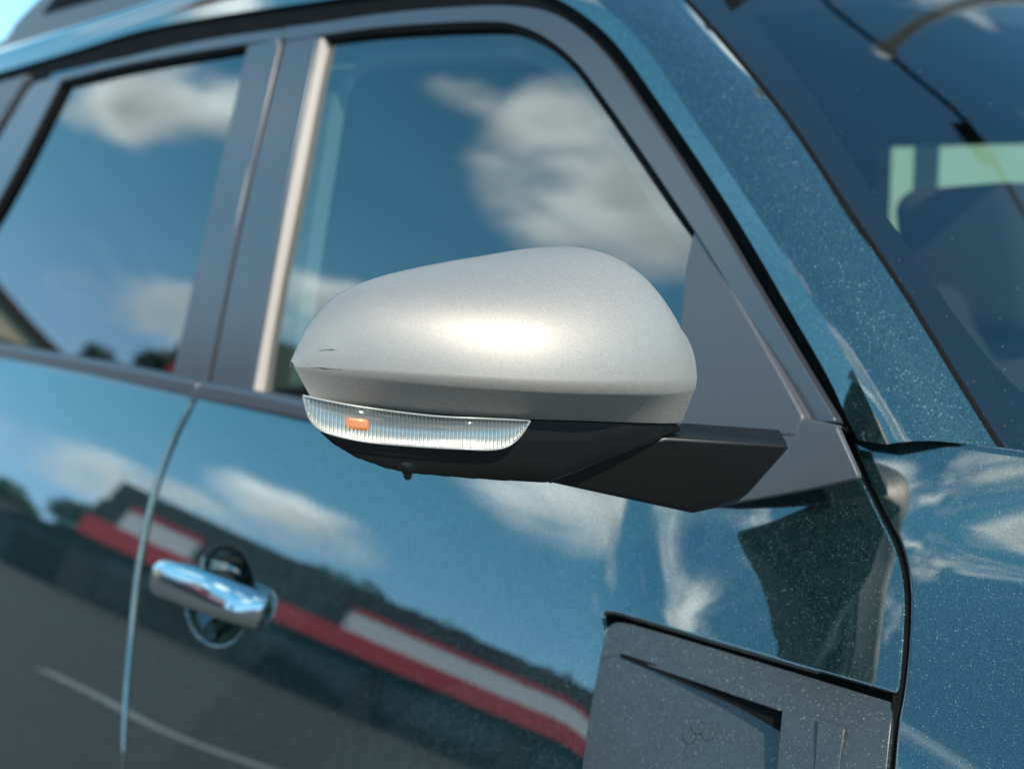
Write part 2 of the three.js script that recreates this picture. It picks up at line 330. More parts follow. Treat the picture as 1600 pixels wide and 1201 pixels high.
// front wing
const fender = partGroup('front_fender', car);
part('fender_skin', panel(bodySide, outline([[[1337, 684], [1380, 687], [1480, 699], [1600, 716], [1760, 740]], [[1760, 740], [1760, 1250]], [[1760, 1250], [1398, 1250]], [[1398, 1250], [1408, 1135], [1417, 1085], [1426, 1000], [1427, 915], [1413, 850], [1388, 800], [1357, 735], [1337, 684]]]), { grid: 0.014, rim: ([x, y]) => lerp(0.0025, 0.008, smooth(1345, 1420, x) * (y < 760 ? 1 : 0)), depth: 0.012 }), M.paint, fender);

// ribbed band joining roof edge and windscreen pillar
const roofE0 = [[-70, 130], [0, 112], [110, 80], [220, 47], [340, 24], [450, 8], [600, -12], [740, -22], [820, -20], [875, 0], [950, 55], [1040, 175], [1150, 340], [1235, 485], [1300, 600], [1325, 656], [1342, 688]];
const roofE1 = [[-70, 122], [0, 103], [110, 68], [220, 33], [340, 4], [450, -16], [620, -45], [780, -62], [880, -42], [932, 0], [1003, 68], [1080, 180], [1180, 330], [1270, 470], [1342, 596], [1372, 662], [1386, 694]];
const roofE2 = [[-70, 96], [0, 76], [100, 46], [200, 16], [300, -14], [420, -45], [640, -90], [850, -120], [985, -90], [1070, 0], [1150, 90], [1230, 190], [1320, 325], [1405, 450], [1500, 604], [1550, 684], [1566, 708]];
const run3 = (pts, f) => { const c = new THREE.CatmullRomCurve3(pts.map(f), false, 'centripetal'), n = 90; return Array.from({ length: n + 1 }, (_, i) => c.getPoint(i / n)); };
const e0 = run3(roofE0, ([x, y]) => on(glassSide, x, y, -0.0108 - 0.004 * smooth(450, 690, y) + 0.0022 * smooth(380, 540, y))), e1 = run3(roofE1, ([x, y]) => on(glassSide, x, y, -0.0076 - 0.004 * smooth(450, 690, y) - 0.0026 * smooth(380, 540, y))), e2 = run3(roofE2, ([x, y]) => on(glassSide, x, y, lerp(-0.022, -0.058, smooth(420, 1000, x)) - 0.004 * smooth(450, 700, y)));
{
  const facet = [], front = [];
  for (let k = 0; k <= 3; k++) facet.push(e0.map((p, i) => p.clone().lerp(e1[i], k / 3)));
  for (let k = 0; k <= 10; k++) {
    const t = k / 10;
    front.push(e1.map((p, i) => {
      const q = e2[i], side = e1[i].clone().sub(e0[i]).normalize(), L = p.distanceTo(q), c = p.clone().addScaledVector(side, 0).lerp(q, 0.45).add(V(0.35, 0.55, 0.5).normalize().multiplyScalar(L * 0.24));
      return p.clone().multiplyScalar((1 - t) ** 2).addScaledVector(c, 2 * t * (1 - t)).addScaledVector(q, t * t);
    }));
  }
  const low = [e0.map((p) => p.clone().add(V(-0.012, -0.008, -0.016))), e0];
  const pillar = partGroup('windscreen_pillar', car);
  part('pillar_skin', mergeGeometries([sheet(low), sheet(facet), sheet(front)].map((g) => g)), M.paint, pillar);
}

// windscreen
const wsFirst = e2.findIndex((p) => { const [x, y] = pxOf(p); return x > 1000 && y > -45; });
const wsEdge = e2.slice(wsFirst).map((p) => p.clone().add(V(-0.004, -0.004, -0.012)));
const wsAt = (t, s) => { const u = Math.min(0.9999, Math.max(0, t)) * (wsEdge.length - 1), i = Math.floor(u), p = wsEdge[i].clone().lerp(wsEdge[i + 1], u - i); return p.add(V(0.42 * s - 0.3 * s * s, 0.16 * s - 0.11 * s * s, -s)); };
const wsRows = (t0, t1, s0, s1, f = (p) => p, n = 40) => Array.from({ length: n + 1 }, (_, i) => Array.from({ length: n + 1 }, (_, j) => f(wsAt(lerp(t0, t1, i / n), lerp(s0, s1, j / n)))));
const windscreen = partGroup('windscreen', car);
part('windscreen_glass', sheet(wsRows(0, 1, 0, 1.3)), M.screen, windscreen);
{
  const inward = V(-0.6, -0.75, -0.25).normalize().multiplyScalar(0.005);
  const width = (t) => lerp(0.058, 0.036, smooth(0, 0.5, t)) + 0.05 * smooth(0.6, 1, t);
  const rows = [];
  for (let i = 0; i <= 60; i++) rows.push(Array.from({ length: 8 }, (_, j) => wsAt(i / 60, width(i / 60) * j / 7).add(inward)));
  part('windscreen_band', sheet(rows), M.frit, windscreen);
  part('windscreen_band', sheet(wsRows(0, 0.07, 0.05, 1.3, (p) => p.add(inward))), M.frit, windscreen);
  // dust grains on the glass
  const rd = lcg(51), dust = new THREE.InstancedMesh(new THREE.SphereGeometry(0.0003, 5, 4), new THREE.MeshStandardMaterial({ name: 'pale dust', color: new THREE.Color(0.5, 0.5, 0.46), roughness: 1 }), 420), mat = new THREE.Matrix4();
  for (let i = 0; i < 420; i++) { const p = wsAt(0.05 + 0.95 * Math.sqrt(rd()), 0.32 * rd() ** 1.3), k = 0.4 + 0.9 * rd() ** 3; mat.makeScale(k, k, k).setPosition(p.x, p.y, p.z); dust.setMatrixAt(i, mat); }
  dust.name = 'windscreen_dust'; dust.userData.kind = 'stuff'; windscreen.add(dust);
  part('windscreen_seal', new THREE.TubeGeometry(new THREE.CatmullRomCurve3(e2.slice(wsFirst - 5).map((p) => p.clone().add(V(-0.001, -0.001, -0.0035)))), 90, 0.0042, 8), M.rubber, windscreen);
}

// dark backing behind all gaps
const gapBack = partGroup('door_seal', car);
part('rear_gap_seal', panel(bodySide, outline([[[285, 604], [330, 612], [225, 990], [210, 1250]], [[210, 1250], [165, 1250]], [[165, 1250], [180, 990], [285, 604]]]), { off: -0.028, grid: 0.03, rim: 0.001, depth: 0.004 }), M.rubber, gapBack);
part('front_gap_seal', panel(bodySide, outline([[[1300, 660], [1375, 720], [1440, 900], [1425, 1080], [1410, 1250]], [[1410, 1250], [1385, 1250]], [[1385, 1250], [1398, 1000], [1380, 850], [1300, 660]]]), { off: -0.0045, grid: 0.02, rim: 0.001, depth: 0.004 }), M.rubber, gapBack);
part('roof_gap_seal', panel(glassSide, outline([[[-70, 126], [0, 108], [220, 42], [450, 4], [600, -16], [740, -26], [820, -24], [880, -4], [955, 52], [1045, 172], [1155, 338], [1240, 483], [1305, 598], [1332, 660]], [[1332, 660], [1290, 664]],
  [[1290, 664], [1160, 445], [1085, 315], [965, 140], [915, 80], [870, 40], [790, 22], [600, 34], [440, 56], [220, 92], [100, 122], [-70, 170]]]), { off: -0.018, grid: 0.02, rim: 0.002, depth: 0.008 }), M.rubber, gapBack);

// window frames, panes, pillar covers
const frontFrame = partGroup('front_window_frame', car);
part('frame_band', panel(glassSide, outline([[[444, 44], [490, 38], [600, 22], [700, 13], [790, 10], [850, 18], [900, 44], [945, 88], [985, 143], [1095, 308], [1175, 442], [1258, 582], [1304, 658]], [[1304, 658], [1262, 656]],
  [[1262, 656], [1165, 490], [1108, 393], [1072, 338], [1000, 231], [950, 160], [900, 95], [850, 55], [800, 35], [770, 32], [600, 40], [444, 62]]], 6), { grid: 0.012, rim: 0.0015, depth: 0.012 }), M.frame, frontFrame);
part('window_seal', panel(glassSide, outline([[[495, 50], [600, 35], [770, 28], [805, 31], [860, 54], [908, 95], [958, 160], [1008, 231], [1080, 338], [1170, 488]], [[1170, 488], [1160, 496]], [[1160, 496], [1098, 392], [1064, 346], [990, 238], [942, 168], [893, 103], [845, 65], [798, 44], [770, 42], [600, 50], [495, 62]]], 6), { off: -0.0035, grid: 0.012, rim: 0.001, depth: 0.01 }), M.rubber, frontFrame);
part('front_window_pane', panel(glassSide, outline([[[505, 45], [600, 32], [770, 26], [805, 28], [865, 50], [912, 92], [965, 160], [1015, 231], [1090, 342], [1130, 420], [1200, 560], [1230, 640], [1240, 690]], [[1240, 690], [640, 700], [395, 640]], [[395, 640], [505, 45]]]), { off: -0.013, grid: 0.02, rim: 0.001, depth: 0.003 }), M.glass, frontFrame);
const rearFrame = partGroup('rear_window_frame', car);
part('frame_band', panel(glassSide, outline([[[440, 46], [330, 62], [220, 85], [125, 112], [70, 126]], [[70, 126], [52, 132], [20, 180], [-70, 330]], [[-70, 330], [-70, 412]], [[-70, 412], [0, 305], [94, 124]], [[94, 124], [200, 98], [388, 66], [440, 60]]], 6), { grid: 0.014, rim: 0.002, depth: 0.012 }), M.frame, rearFrame);
part('window_seal', panel(glassSide, outline([[[400, 60], [200, 94], [84, 122]], [[84, 122], [-10, 305], [-70, 405]], [[-70, 405], [-70, 440]], [[-70, 440], [8, 312], [100, 132]], [[100, 132], [200, 108], [400, 72]]], 6), { off: -0.004, grid: 0.014, rim: 0.001, depth: 0.01 }), M.rubber, rearFrame);
part('rear_window_pane', panel(glassSide, outline([[[80, 116], [200, 90], [400, 60]], [[400, 60], [275, 610]], [[275, 610], [-70, 540]], [[-70, 540], [-70, 390]], [[-70, 390], [0, 290], [80, 116]]]), { off: -0.013, grid: 0.02, rim: 0.001, depth: 0.003 }), M.glass, rearFrame);
part('quarter_panel', panel(glassSide, outline([[[-70, 148], [40, 118]], [[40, 118], [12, 165], [-70, 300]], [[-70, 300], [-70, 148]]], 6), { off: 0.0, grid: 0.02, rim: 0.002, depth: 0.012 }), M.greyPlastic, rearFrame);
const pillarCover = partGroup('pillar_cover', car);
part('rear_door_cover', panel(glassSide, outline([[[387, 72], [437, 62]], [[437, 62], [380, 310], [320, 598]], [[320, 598], [270, 586]], [[270, 586], [330, 320], [387, 72]]], 6), { off: 0.002, grid: 0.016, rim: 0.002, depth: 0.012 }), M.frame, pillarCover);
part('front_door_cover', panel(glassSide, outline([[[446, 66], [494, 58]], [[494, 58], [445, 300], [389, 612]], [[389, 612], [330, 600]], [[330, 600], [386, 320], [446, 66]]], 6), { off: 0.002, grid: 0.016, rim: 0.002, depth: 0.009 }), M.frame, pillarCover);
{
  const a = run3([[499, 60], [450, 300], [394, 613]], ([x, y]) => on(glassSide, x, y, 0.0005));
  part('window_channel', sheet([a.map((p) => p.clone().add(V(-0.001, 0, -0.02))), a.map((p) => p.clone().add(V(-0.001, 0, 0))), a.map((p) => p.clone().add(V(0.003, 0, 0.0))), a.map((p) => p.clone().add(V(0.0045, 0, -0.002))), a.map((p) => p.clone().add(V(0.007, 0, -0.022)))]), M.channel, pillarCover);
  const b = run3([[441, 62], [384, 315], [324, 600]], ([x, y]) => on(glassSide, x, y, -0.004));
  part('pillar_seam', sheet([b.map((p) => p.clone().add(V(-0.0024, 0, 0.0064))), b.map((p) => p.clone().add(V(0.0, 0, 0.006))), b.map((p) => p.clone().add(V(0.0012, 0, 0.004))), b.map((p) => p.clone().add(V(0.0025, 0, -0.002)))]), M.channel, pillarCover);
}
// moulding along the foot of the windows
const moulding = partGroup('belt_moulding', car);
part('rear_moulding', panel(glassSide, outline([[[-70, 530], [0, 543], [130, 566], [302, 600]], [[302, 600], [298, 618]], [[298, 618], [130, 582], [0, 558], [-70, 546]]], 6), { off: 0.02, grid: 0.008, rim: 0.006, depth: 0.03 }), M.frame, moulding);
part('front_moulding', panel(glassSide, outline([[[310, 602], [390, 617], [480, 637], [700, 690], [900, 725], [1060, 745]], [[1060, 745], [1060, 765]], [[1060, 765], [900, 742], [700, 708], [478, 652], [390, 634], [306, 619]]], 6), { off: 0.02, grid: 0.008, rim: 0.006, depth: 0.03 }), M.frame, moulding);

// grey cladding plate low on the door
{
  const cladding = partGroup('door_cladding', car);
  const lift = ([x, y]) => lerp(-0.007, 0.003, smooth(2, 34, y - (974 + (x - 968) * 0.2935)));
  const r = lcg(31);
  const dust = bytesTexture(1024, () => [0.042, 0.05, 0.052]);
  const d = dust.image.data, spot = (x, y, s, k) => { for (let a = -s; a <= s; a++) for (let b = -s; b <= s; b++) if (a * a + b * b <= s * s + 0.5) { const o = ((((y + a) % 1024) + 1024) % 1024 * 1024 + (((x + b) % 1024) + 1024) % 1024) * 4; d[o] = Math.min(255, d[o] + k); d[o + 1] = Math.min(255, d[o + 1] + k * 1.02); d[o + 2] = Math.min(255, d[o + 2] + k * 0.85); } };
  for (let i = 0; i < 14000; i++) spot(Math.floor(r() * 1024), Math.floor(r() * 1024), 0, 20 + r() * 90);
  for (let i = 0; i < 1500; i++) spot(Math.floor(r() * 1024), Math.floor(r() * 1024), 1, 20 + r() * 100);
  for (let i = 0; i < 110; i++) spot(Math.floor(r() * 1024), Math.floor(r() * 1024), 2, 15 + r() * 70);
  M.cladding = new THREE.MeshPhysicalMaterial({ name: 'dusty grey plastic', map: dust, roughness: 0.3, ior: 1.55 });
  part('cladding_plate', panel(bodySide, outline([[[938, 1030], [946, 1000], [949, 984], [957, 975], [968, 974], [1000, 981], [1394, 1099]], [[1394, 1099], [1378, 1250]], [[1378, 1250], [1211, 1250]], [[1211, 1250], [1224, 1110]], [[1224, 1110], [962, 1021]], [[962, 1021], [938, 1030]]], 6), { off: lift, grid: 0.008, rim: 0.0012, depth: 0.04 }), M.cladding, cladding);
  // sloping floor of the pocket: flush at the left, deep in the upper right corner
  const deep = ([x, y]) => { const t = smooth(955, 1235, x) ** 1.3, s = smooth(1105, 1330, y); return lift([x, y]) - 0.0006 - 0.022 * t * (1 - 0.75 * s); };
  part('cladding_pocket', panel(bodySide, outline([[[938, 1033], [964, 1019]], [[964, 1019], [1232, 1106]], [[1232, 1106], [1219, 1250]], [[1219, 1250], [903, 1250]], [[903, 1250], [925, 1100], [938, 1033]]], 6), { off: deep, grid: 0.008, rim: 0.0008, depth: 0.006 }), M.cladding, cladding);
  part('cladding_vent', panel(bodySide, outline([[[970, 1021], [1230, 1105]], [[1230, 1105], [1226, 1146]], [[1226, 1146], [1150, 1102], [1060, 1063], [970, 1026]]], 5), { off: (q) => deep(q) + 0.0014 + 0.010 * smooth(985, 1225, q[0]), grid: 0.006, rim: 0.0004, depth: 0.004 }), M.rubber, cladding);
  // shallow upright slot with raised lips
  part('cladding_slot', panel(bodySide, outline([[[1280, 1124], [1318, 1136]], [[1318, 1136], [1302, 1250]], [[1302, 1250], [1270, 1250]], [[1270, 1250], [1280, 1124]]]), { off: 0.0036, grid: 0.01, rim: 0.0012, depth: 0.004 }), M.cladding, cladding);
  // faint raised round emblem
  const lobes = [];
  for (let k = 0; k < 6; k++) { const a = k / 6 * 2 * Math.PI + 0.4; lobes.push(panel(bodySide, roundLoop(Array.from({ length: 10 }, (_, i) => [1092 + 17 * Math.cos(a) + 8.5 * Math.cos(i / 10 * 2 * Math.PI), 1160 + 24 * Math.sin(a) + 10 * Math.sin(i / 10 * 2 * Math.PI)]), 3), { off: (q) => deep(q) + 0.0001, grid: 0.004, rim: 0.0003, depth: 0.003 })); }
  part('cladding_emblem', mergeGeometries(lobes), M.cladding, cladding);
}

// ------------------------------------------------------------------ wing mirror
const mirror = partGroup('side_mirror', car);
const MK = [0, 0.1, 0.25, 0.45, 0.65, 0.82, 0.94, 1], MX = [-0.0172, -0.0066, -0.002, -0.0107, -0.0358, -0.0754, -0.1193, -0.1496], MT = [1.2999, 1.3348, 1.3405, 1.3354, 1.3283, 1.3178, 1.299, 1.269], MB = [1.2124, 1.2156, 1.2199, 1.2254, 1.2309, 1.2364, 1.2432, 1.2462];
function spl(v, t) {
  const n = MK.length, m = v.map((_, i) => i === 0 ? (v[1] - v[0]) / (MK[1] - MK[0]) : i === n - 1 ? (v[i] - v[i - 1]) / (MK[i] - MK[i - 1]) : (() => { const a = MK[i] - MK[i - 1], b = MK[i + 1] - MK[i]; return ((v[i + 1] - v[i]) / b * a + (v[i] - v[i - 1]) / a * b) / (a + b); })());
  let i = 0; while (i < n - 2 && t > MK[i + 1]) i++;
  const h = MK[i + 1] - MK[i], s = (t - MK[i]) / h;
  return (2 * s ** 3 - 3 * s ** 2 + 1) * v[i] + (s ** 3 - 2 * s ** 2 + s) * h * m[i] + (-2 * s ** 3 + 3 * s ** 2) * v[i + 1] + (s ** 3 - s ** 2) * h * m[i + 1];
}
const soft = (v, t) => { const d = Math.min(0.07, t, 1 - t); return (spl(v, t - d) + 2 * spl(v, t - d / 2) + 3 * spl(v, t) + 2 * spl(v, t + d / 2) + spl(v, t + d)) / 9; };
const ZI = 0.945, ZO = 1.204;
const mz = (t) => lerp(ZI, ZO, t), mxf = (t) => soft(MX, t), mrear = (t) => lerp(-0.0916, -0.1535, t), mcrease = (t) => 1.241 + 0.0137 * t + 0.0109 * t * t, mtop = (t) => soft(MT, t), mlow = (t) => soft(MB, t), tuck = (t) => t * (1 - 0.035 * t ** 3);
const upper = (t, a) => V(mrear(t) + (mxf(t) - mrear(t)) * Math.cos(a) ** 0.88, mcrease(t) + (mtop(t) - mcrease(t)) * Math.sin(a) ** 0.88, mz(t));
// below the crease the skin turns under to its lower edge
const undercut = (t) => Math.min(0.04, (mxf(t) - mrear(t)) * 0.6) * lerp(0.32, 1, smooth(0, 0.4, t));
{
  const ts = Array.from({ length: 121 }, (_, i) => 1 - (1 - i / 120) ** 1.6), rows = [];
  for (const t of ts) {
    const row = [], a0 = 0.012;
    const tl = tuck(t);
    row.push(V(mxf(tl) - undercut(tl) - 0.012, mlow(tl) + 0.001, mz(tl)));
    const C = V(mxf(t), mcrease(t), mz(t)), B = V(mxf(tl) - undercut(tl), mlow(tl), mz(tl));
    for (const k of [0, 0.02, 0.3, 0.6, 0.85, 0.93]) row.push(B.clone().lerp(C, k));
    for (let k = 0; k <= 40; k++) row.push(upper(t, Math.max(a0, 0.06 * (k === 0 ? 0.5 : 1), (k / 40) ** 1.15 * Math.PI / 2)));
    row.push(V(mrear(t) - 0.001, mtop(t) - 0.004, mz(t)));
    rows.push(row);
  }
  // close the inner end
  const first = rows[0], mid = first.reduce((s, p) => s.add(p), V(0, 0, 0)).multiplyScalar(1 / first.length);
  for (const s of [0.97, 0.9, 0.75, 0.5, 0.2, 0.01]) rows.unshift(first.map((p) => p.clone().lerp(mid, 1 - s).add(V(0, 0, -0.012 * Math.sqrt(1 - s)))));
  const nr = rows.length - 1, nm = rows[0].length - 1;
  const c = document.createElement('canvas'); c.width = c.height = 1024;
  const g = c.getContext('2d'); g.fillStyle = '#fff'; g.fillRect(0, 0, 1024, 1024);
  { const im = g.getImageData(0, 0, 1024, 1024), rr = lcg(77); for (let i = 0; i < im.data.length; i += 4) { const k = 200 + 55 * rr(); im.data[i] = im.data[i + 1] = im.data[i + 2] = k; } g.putImageData(im, 0, 0); }
  // scuffs near the outer tip: u along the mirror, v over the section
  const rs = lcg(12), scuff = (u0, v0, u1, v1, w, col, n) => { g.fillStyle = col; for (let k = 0; k < n; k++) { const a = k / n, e = Math.sin(Math.PI * Math.min(1, a * 1.15 + 0.05)), h = w * Math.max(0.2, e) * (0.5 + 0.8 * rs()); if (rs() < 0.12) continue; g.fillRect(lerp(u0, u1, a) * 1024, (1 - lerp(v0, v1, a)) * 1024 - h / 2 + (rs() - 0.5) * w * 0.6, Math.abs(u1 - u0) * 1024 / n + 1, h); } };
  scuff(0.918, 0.15, 0.83, 0.146, 9, '#2c2b2a', 60); scuff(0.9, 0.158, 0.86, 0.152, 8, '#57534f', 30); scuff(0.905, 0.21, 0.84, 0.2, 9, '#ffffff', 26); scuff(0.885, 0.475, 0.842, 0.415, 14, '#8b8884', 40); scuff(0.862, 0.44, 0.836, 0.405, 18, '#76736f', 24);
  for (let k = 0; k < 14; k++) { g.strokeStyle = 'rgba(255,255,255,0.35)'; g.lineWidth = 1; const x = 500 + rs() * 300, y = 200 + rs() * 400; g.beginPath(); g.moveTo(x, y); g.lineTo(x - 20 - rs() * 30, y + 60 + rs() * 60); g.stroke(); }
  const t = new THREE.CanvasTexture(c); t.colorSpace = THREE.SRGBColorSpace;
  M.cover = M.silver.clone(); M.cover.map = t;
  for (const k of ['roughnessMap', 'metalnessMap']) { const q = M.silver[k].clone(); q.repeat.set(1.6, 1); q.needsUpdate = true; M.cover[k] = q; }
  const geoC = sheet(rows, { uv: (p, i, j) => [i, j] });
  part('mirror_cover', geoC, M.cover, mirror, 'silver painted cap with small scuffs at its outer tip');
}
{
  // lower shell: from under the cap's edge down to the belly
  const belly = (t) => { const z = mz(t); return z; };
  const lowPts = [[478, 640], [497, 672], [522, 694], [560, 716], [605, 732], [640, 739], [720, 746], [800, 751], [850, 753], [890, 738], [960, 712], [1020, 690], [1063, 668]];
  const lowY = (x, z) => { let best = 1.18, err = 1e9; for (let y = 1.14; y < 1.25; y += 0.0005) { const q = V(x, y, z).sub(EYE), d = q.dot(FWD), px = CX + FOCAL * q.dot(RIGHT) / d, py = CY - FOCAL * q.dot(UP) / d; let k = 0; while (k < lowPts.length - 2 && px > lowPts[k + 1][0]) k++; const ty = lerp(lowPts[k][1], lowPts[k + 1][1], (px - lowPts[k][0]) / (lowPts[k + 1][0] - lowPts[k][0])); if (Math.abs(py - ty) < err) { err = Math.abs(py - ty); best = y; } } return best; };
  const rows = [];
  for (let i = 0; i <= 90; i++) {
    const t = lerp(0.004, 0.935, 1 - (1 - i / 90) ** 1.5), x1 = mxf(t) - undercut(t) - 0.003, x0 = mrear(t) + 0.004, y1 = mlow(t) - 0.001, w = x1 - x0;
    const xs = x1 - w * 0.28, y0 = Math.min(y1 - 0.002, lowY(xs, mz(t))), row = [];
    row.push(V(x1 - 0.02 * Math.min(1, w / 0.05), y1 + 0.004, mz(t)));
    for (let k = 0; k <= 24; k++) { const a = k / 24 * Math.PI / 2; row.push(V(lerp(xs, x1, Math.cos(a) ** 0.75), lerp(y1, y0, Math.sin(a) ** 0.9), mz(t))); }
    row.push(V(lerp(x0, xs, 0.5), y0 + 0.001, mz(t)), V(x0, y0 + 0.006, mz(t)), V(x0 - 0.002, y1 + 0.004, mz(t)));
    rows.push(row);
  }
  const first = rows[0], mid = first.reduce((s, p) => s.add(p), V(0, 0, 0)).multiplyScalar(1 / first.length);
  rows.unshift(first.map((p) => p.clone().lerp(mid, 0.99)));
  part('mirror_lower_shell', creased(sheet(rows), 0.6), M.plastic, mirror);
  // indicator: reflector, ribs and clear lens along the front of the lower shell
  const topE = [[473, 618], [500, 624], [560, 635], [680, 650], [760, 654], [828, 657]], botE = [[473, 619], [476, 632], [484, 655], [502, 672], [560, 688], [650, 697], [720, 701], [772, 702], [795, 696], [812, 682], [828, 658]];
  const topC = curve(topE, 1), botC = curve(botE, 1), yAt = (c, x) => { for (let i = 0; i + 1 < c.length; i++) if (x <= c[i + 1][0]) return lerp(c[i][1], c[i + 1][1], Math.min(1, Math.max(0, (x - c[i][0]) / Math.max(1e-6, c[i + 1][0] - c[i][0])))); return c[c.length - 1][1]; };
  const station = (u) => { const x = lerp(473.5, 827.5, u); return [[x, yAt(topC, x)], [x, yAt(botC, x)]]; };
  // depth of the lens at a pixel: the plan curve of the cap front, set back as the cap's lower edge is
  const lensPoint = (px, py, out) => { let lo = 0, hi = 1; const f = (t) => { const p = V(mxf(t) - undercut(t), 1.225, mz(t)).sub(EYE); return CX + FOCAL * p.dot(RIGHT) / p.dot(FWD) - px; }; for (let i = 0; i < 40; i++) { const m = (lo + hi) / 2; if (f(m) > 0) lo = m; else hi = m; } const t = (lo + hi) / 2, q = V(mxf(t) - undercut(t), 1.225, mz(t)); const d = ray(px, py), s = (q.clone().sub(EYE).dot(FWD)) / d.dot(FWD); return EYE.clone().addScaledVector(d, s - out); };
  const band = (n, m, outAt) => Array.from({ length: n + 1 }, (_, i) => { const [a, b] = station(i / n); return Array.from({ length: m + 1 }, (_, j) => { const s = j / m; return lensPoint(lerp(a[0], b[0], s), lerp(a[1], b[1], s), outAt(i / n, s)); }); });
  const bulge = (s) => 0.0025 * Math.sqrt(Math.max(0, 1 - (2 * s - 1) ** 2));
  part('indicator_lens', sheet(band(160, 10, (u, s) => 0.0062 + bulge(s))), M.clear, mirror);
  M.reflector = new THREE.MeshStandardMaterial({ name: 'indicator reflector', color: new THREE.Color(0.5, 0.49, 0.46), metalness: 0.85, roughness: 0.24 });
  part('indicator_reflector', sheet(band(900, 8, (u, s) => 0.0034 + 0.0014 * Math.abs(Math.sin(u * 58 * Math.PI)) - 0.0026 * Math.sin(Math.PI * s) * Math.sin(Math.PI * u) ** 0.5 + 0.0012 * Math.sin(u * 8.5 + 1) * s)), M.reflector, mirror);
  part('indicator_bulb', (() => { const r = []; for (let i = 0; i <= 90; i++) r.push(Array.from({ length: 13 }, (_, j) => { const a = i / 90, b = j / 12, px = lerp(539, 576, a), py = lerp(650 + 5 * a, 671 + 2 * a, b), e = 1 - ((2 * a - 1) ** 4 + (2 * b - 1) ** 4); return lensPoint(px, py, 0.0022 + 0.0013 * Math.sqrt(Math.max(0, e))); })); return sheet(r); })(), M.amber, mirror, 'amber bulb behind the clear ribbed lens');
  // lens rim
  const poly = (pts) => { const c = new THREE.CurvePath(); pts.forEach((q, i) => c.add(new THREE.LineCurve3(q, pts[(i + 1) % pts.length]))); return c; };
  const rimPts = [...curve(topE, 8), ...curve(botE, 6).reverse()].map(([x, y]) => lensPoint(x, y, 0.0058));
  M.lensEdge = new THREE.MeshPhysicalMaterial({ name: 'lens edge', color: new THREE.Color(0.3, 0.3, 0.28), roughness: 0.2, clearcoat: 1 });
  part('indicator_rim', new THREE.TubeGeometry(poly(rimPts), 300, 0.0008, 6, true), M.lensEdge, mirror);
  // small sensor under the belly
  const nub = atX(637, 739, -0.07), lathe = new THREE.LatheGeometry([[0.0001, -0.0045], [0.0015, -0.0042], [0.0026, -0.0028], [0.003, -0.0006], [0.004, 0.001], [0.0055, 0.0022], [0.0058, 0.006]].map(([a, b]) => new THREE.Vector2(a, b)), 24);
  part('mirror_sensor', lathe.translate(nub.x, nub.y, nub.z), M.plastic, mirror);
  // mirror glass facing rearwards
  const g = []; for (let i = 0; i <= 20; i++) { const t = lerp(0.03, 0.95, i / 20); g.push([V(mrear(t) + 0.004, lerp(mlow(t), mtop(t), 0.06), mz(t)), V(mrear(t) + 0.004, mtop(t) - 0.008, mz(t))]); }
  part('mirror_glass', sheet(g), M.mirror, mirror);
}
{
  // arm between the shell and the door: faceted, edges rounded
  const p = (x, y, z) => atZ(x, y, z);
  const A = p(1040, 687, 0.962), B = p(1224, 698, 0.884), T = p(858, 745, 1.03), N = B.clone().sub(A).cross(T.clone().sub(A)).normalize();
  const q = (x, y, back = 0) => { const d = ray(x, y), t = (N.dot(A) - N.dot(EYE)) / N.dot(d); return EYE.clone().addScaledVector(d, t + back); };
  part('mirror_arm', roundedHull([A, B, T, q(858, 740), q(1000, 694), q(900, 724), q(1164, 766), q(1146, 780, 0.004), q(1082, 794, 0.003), q(1068, 787), q(960, 764), p(1214, 678, 0.852), p(1070, 668, 0.93), p(1150, 776, 0.835), p(1090, 790, 0.85), p(1020, 720, 0.93)], 0.0035, 0.35), M.plastic, mirror);
  part('fold_gap', new THREE.TubeGeometry(new THREE.CatmullRomCurve3([[1062, 669], [1000, 692], [930, 714], [885, 727], [862, 738], [855, 748], [862, 752]].map(([x, y]) => q(x, y, -0.003))), 50, 0.0016, 8), M.rubber, mirror);
  const foot = panel(glassSide, outline([[[1060, 662], [1222, 662]], [[1222, 662], [1258, 658], [1308, 667]], [[1304, 667], [1338, 744]], [[1338, 744], [1260, 762], [1140, 784]], [[1140, 784], [1060, 788]], [[1060, 788], [1060, 662]]], 5), { off: 0.013, grid: 0.008, rim: 0.0018, depth: 0.006 });
  part('mirror_foot', foot, M.greyPlastic, mirror);
  const sail = panel(glassSide, outline([[[1086, 364], [1106, 398], [1162, 494], [1222, 600], [1250, 652]], [[1250, 652], [1240, 676]], [[1240, 676], [1064, 676]], [[1064, 676], [1064, 540], [1072, 440], [1086, 364]]], 5), { off: ([x, y]) => lerp(-0.002, 0.014, smooth(380, 680, y)), grid: 0.008, rim: 0.003, depth: 0.014 });
  part('mirror_sail', sail, M.greyPlastic, mirror);
}

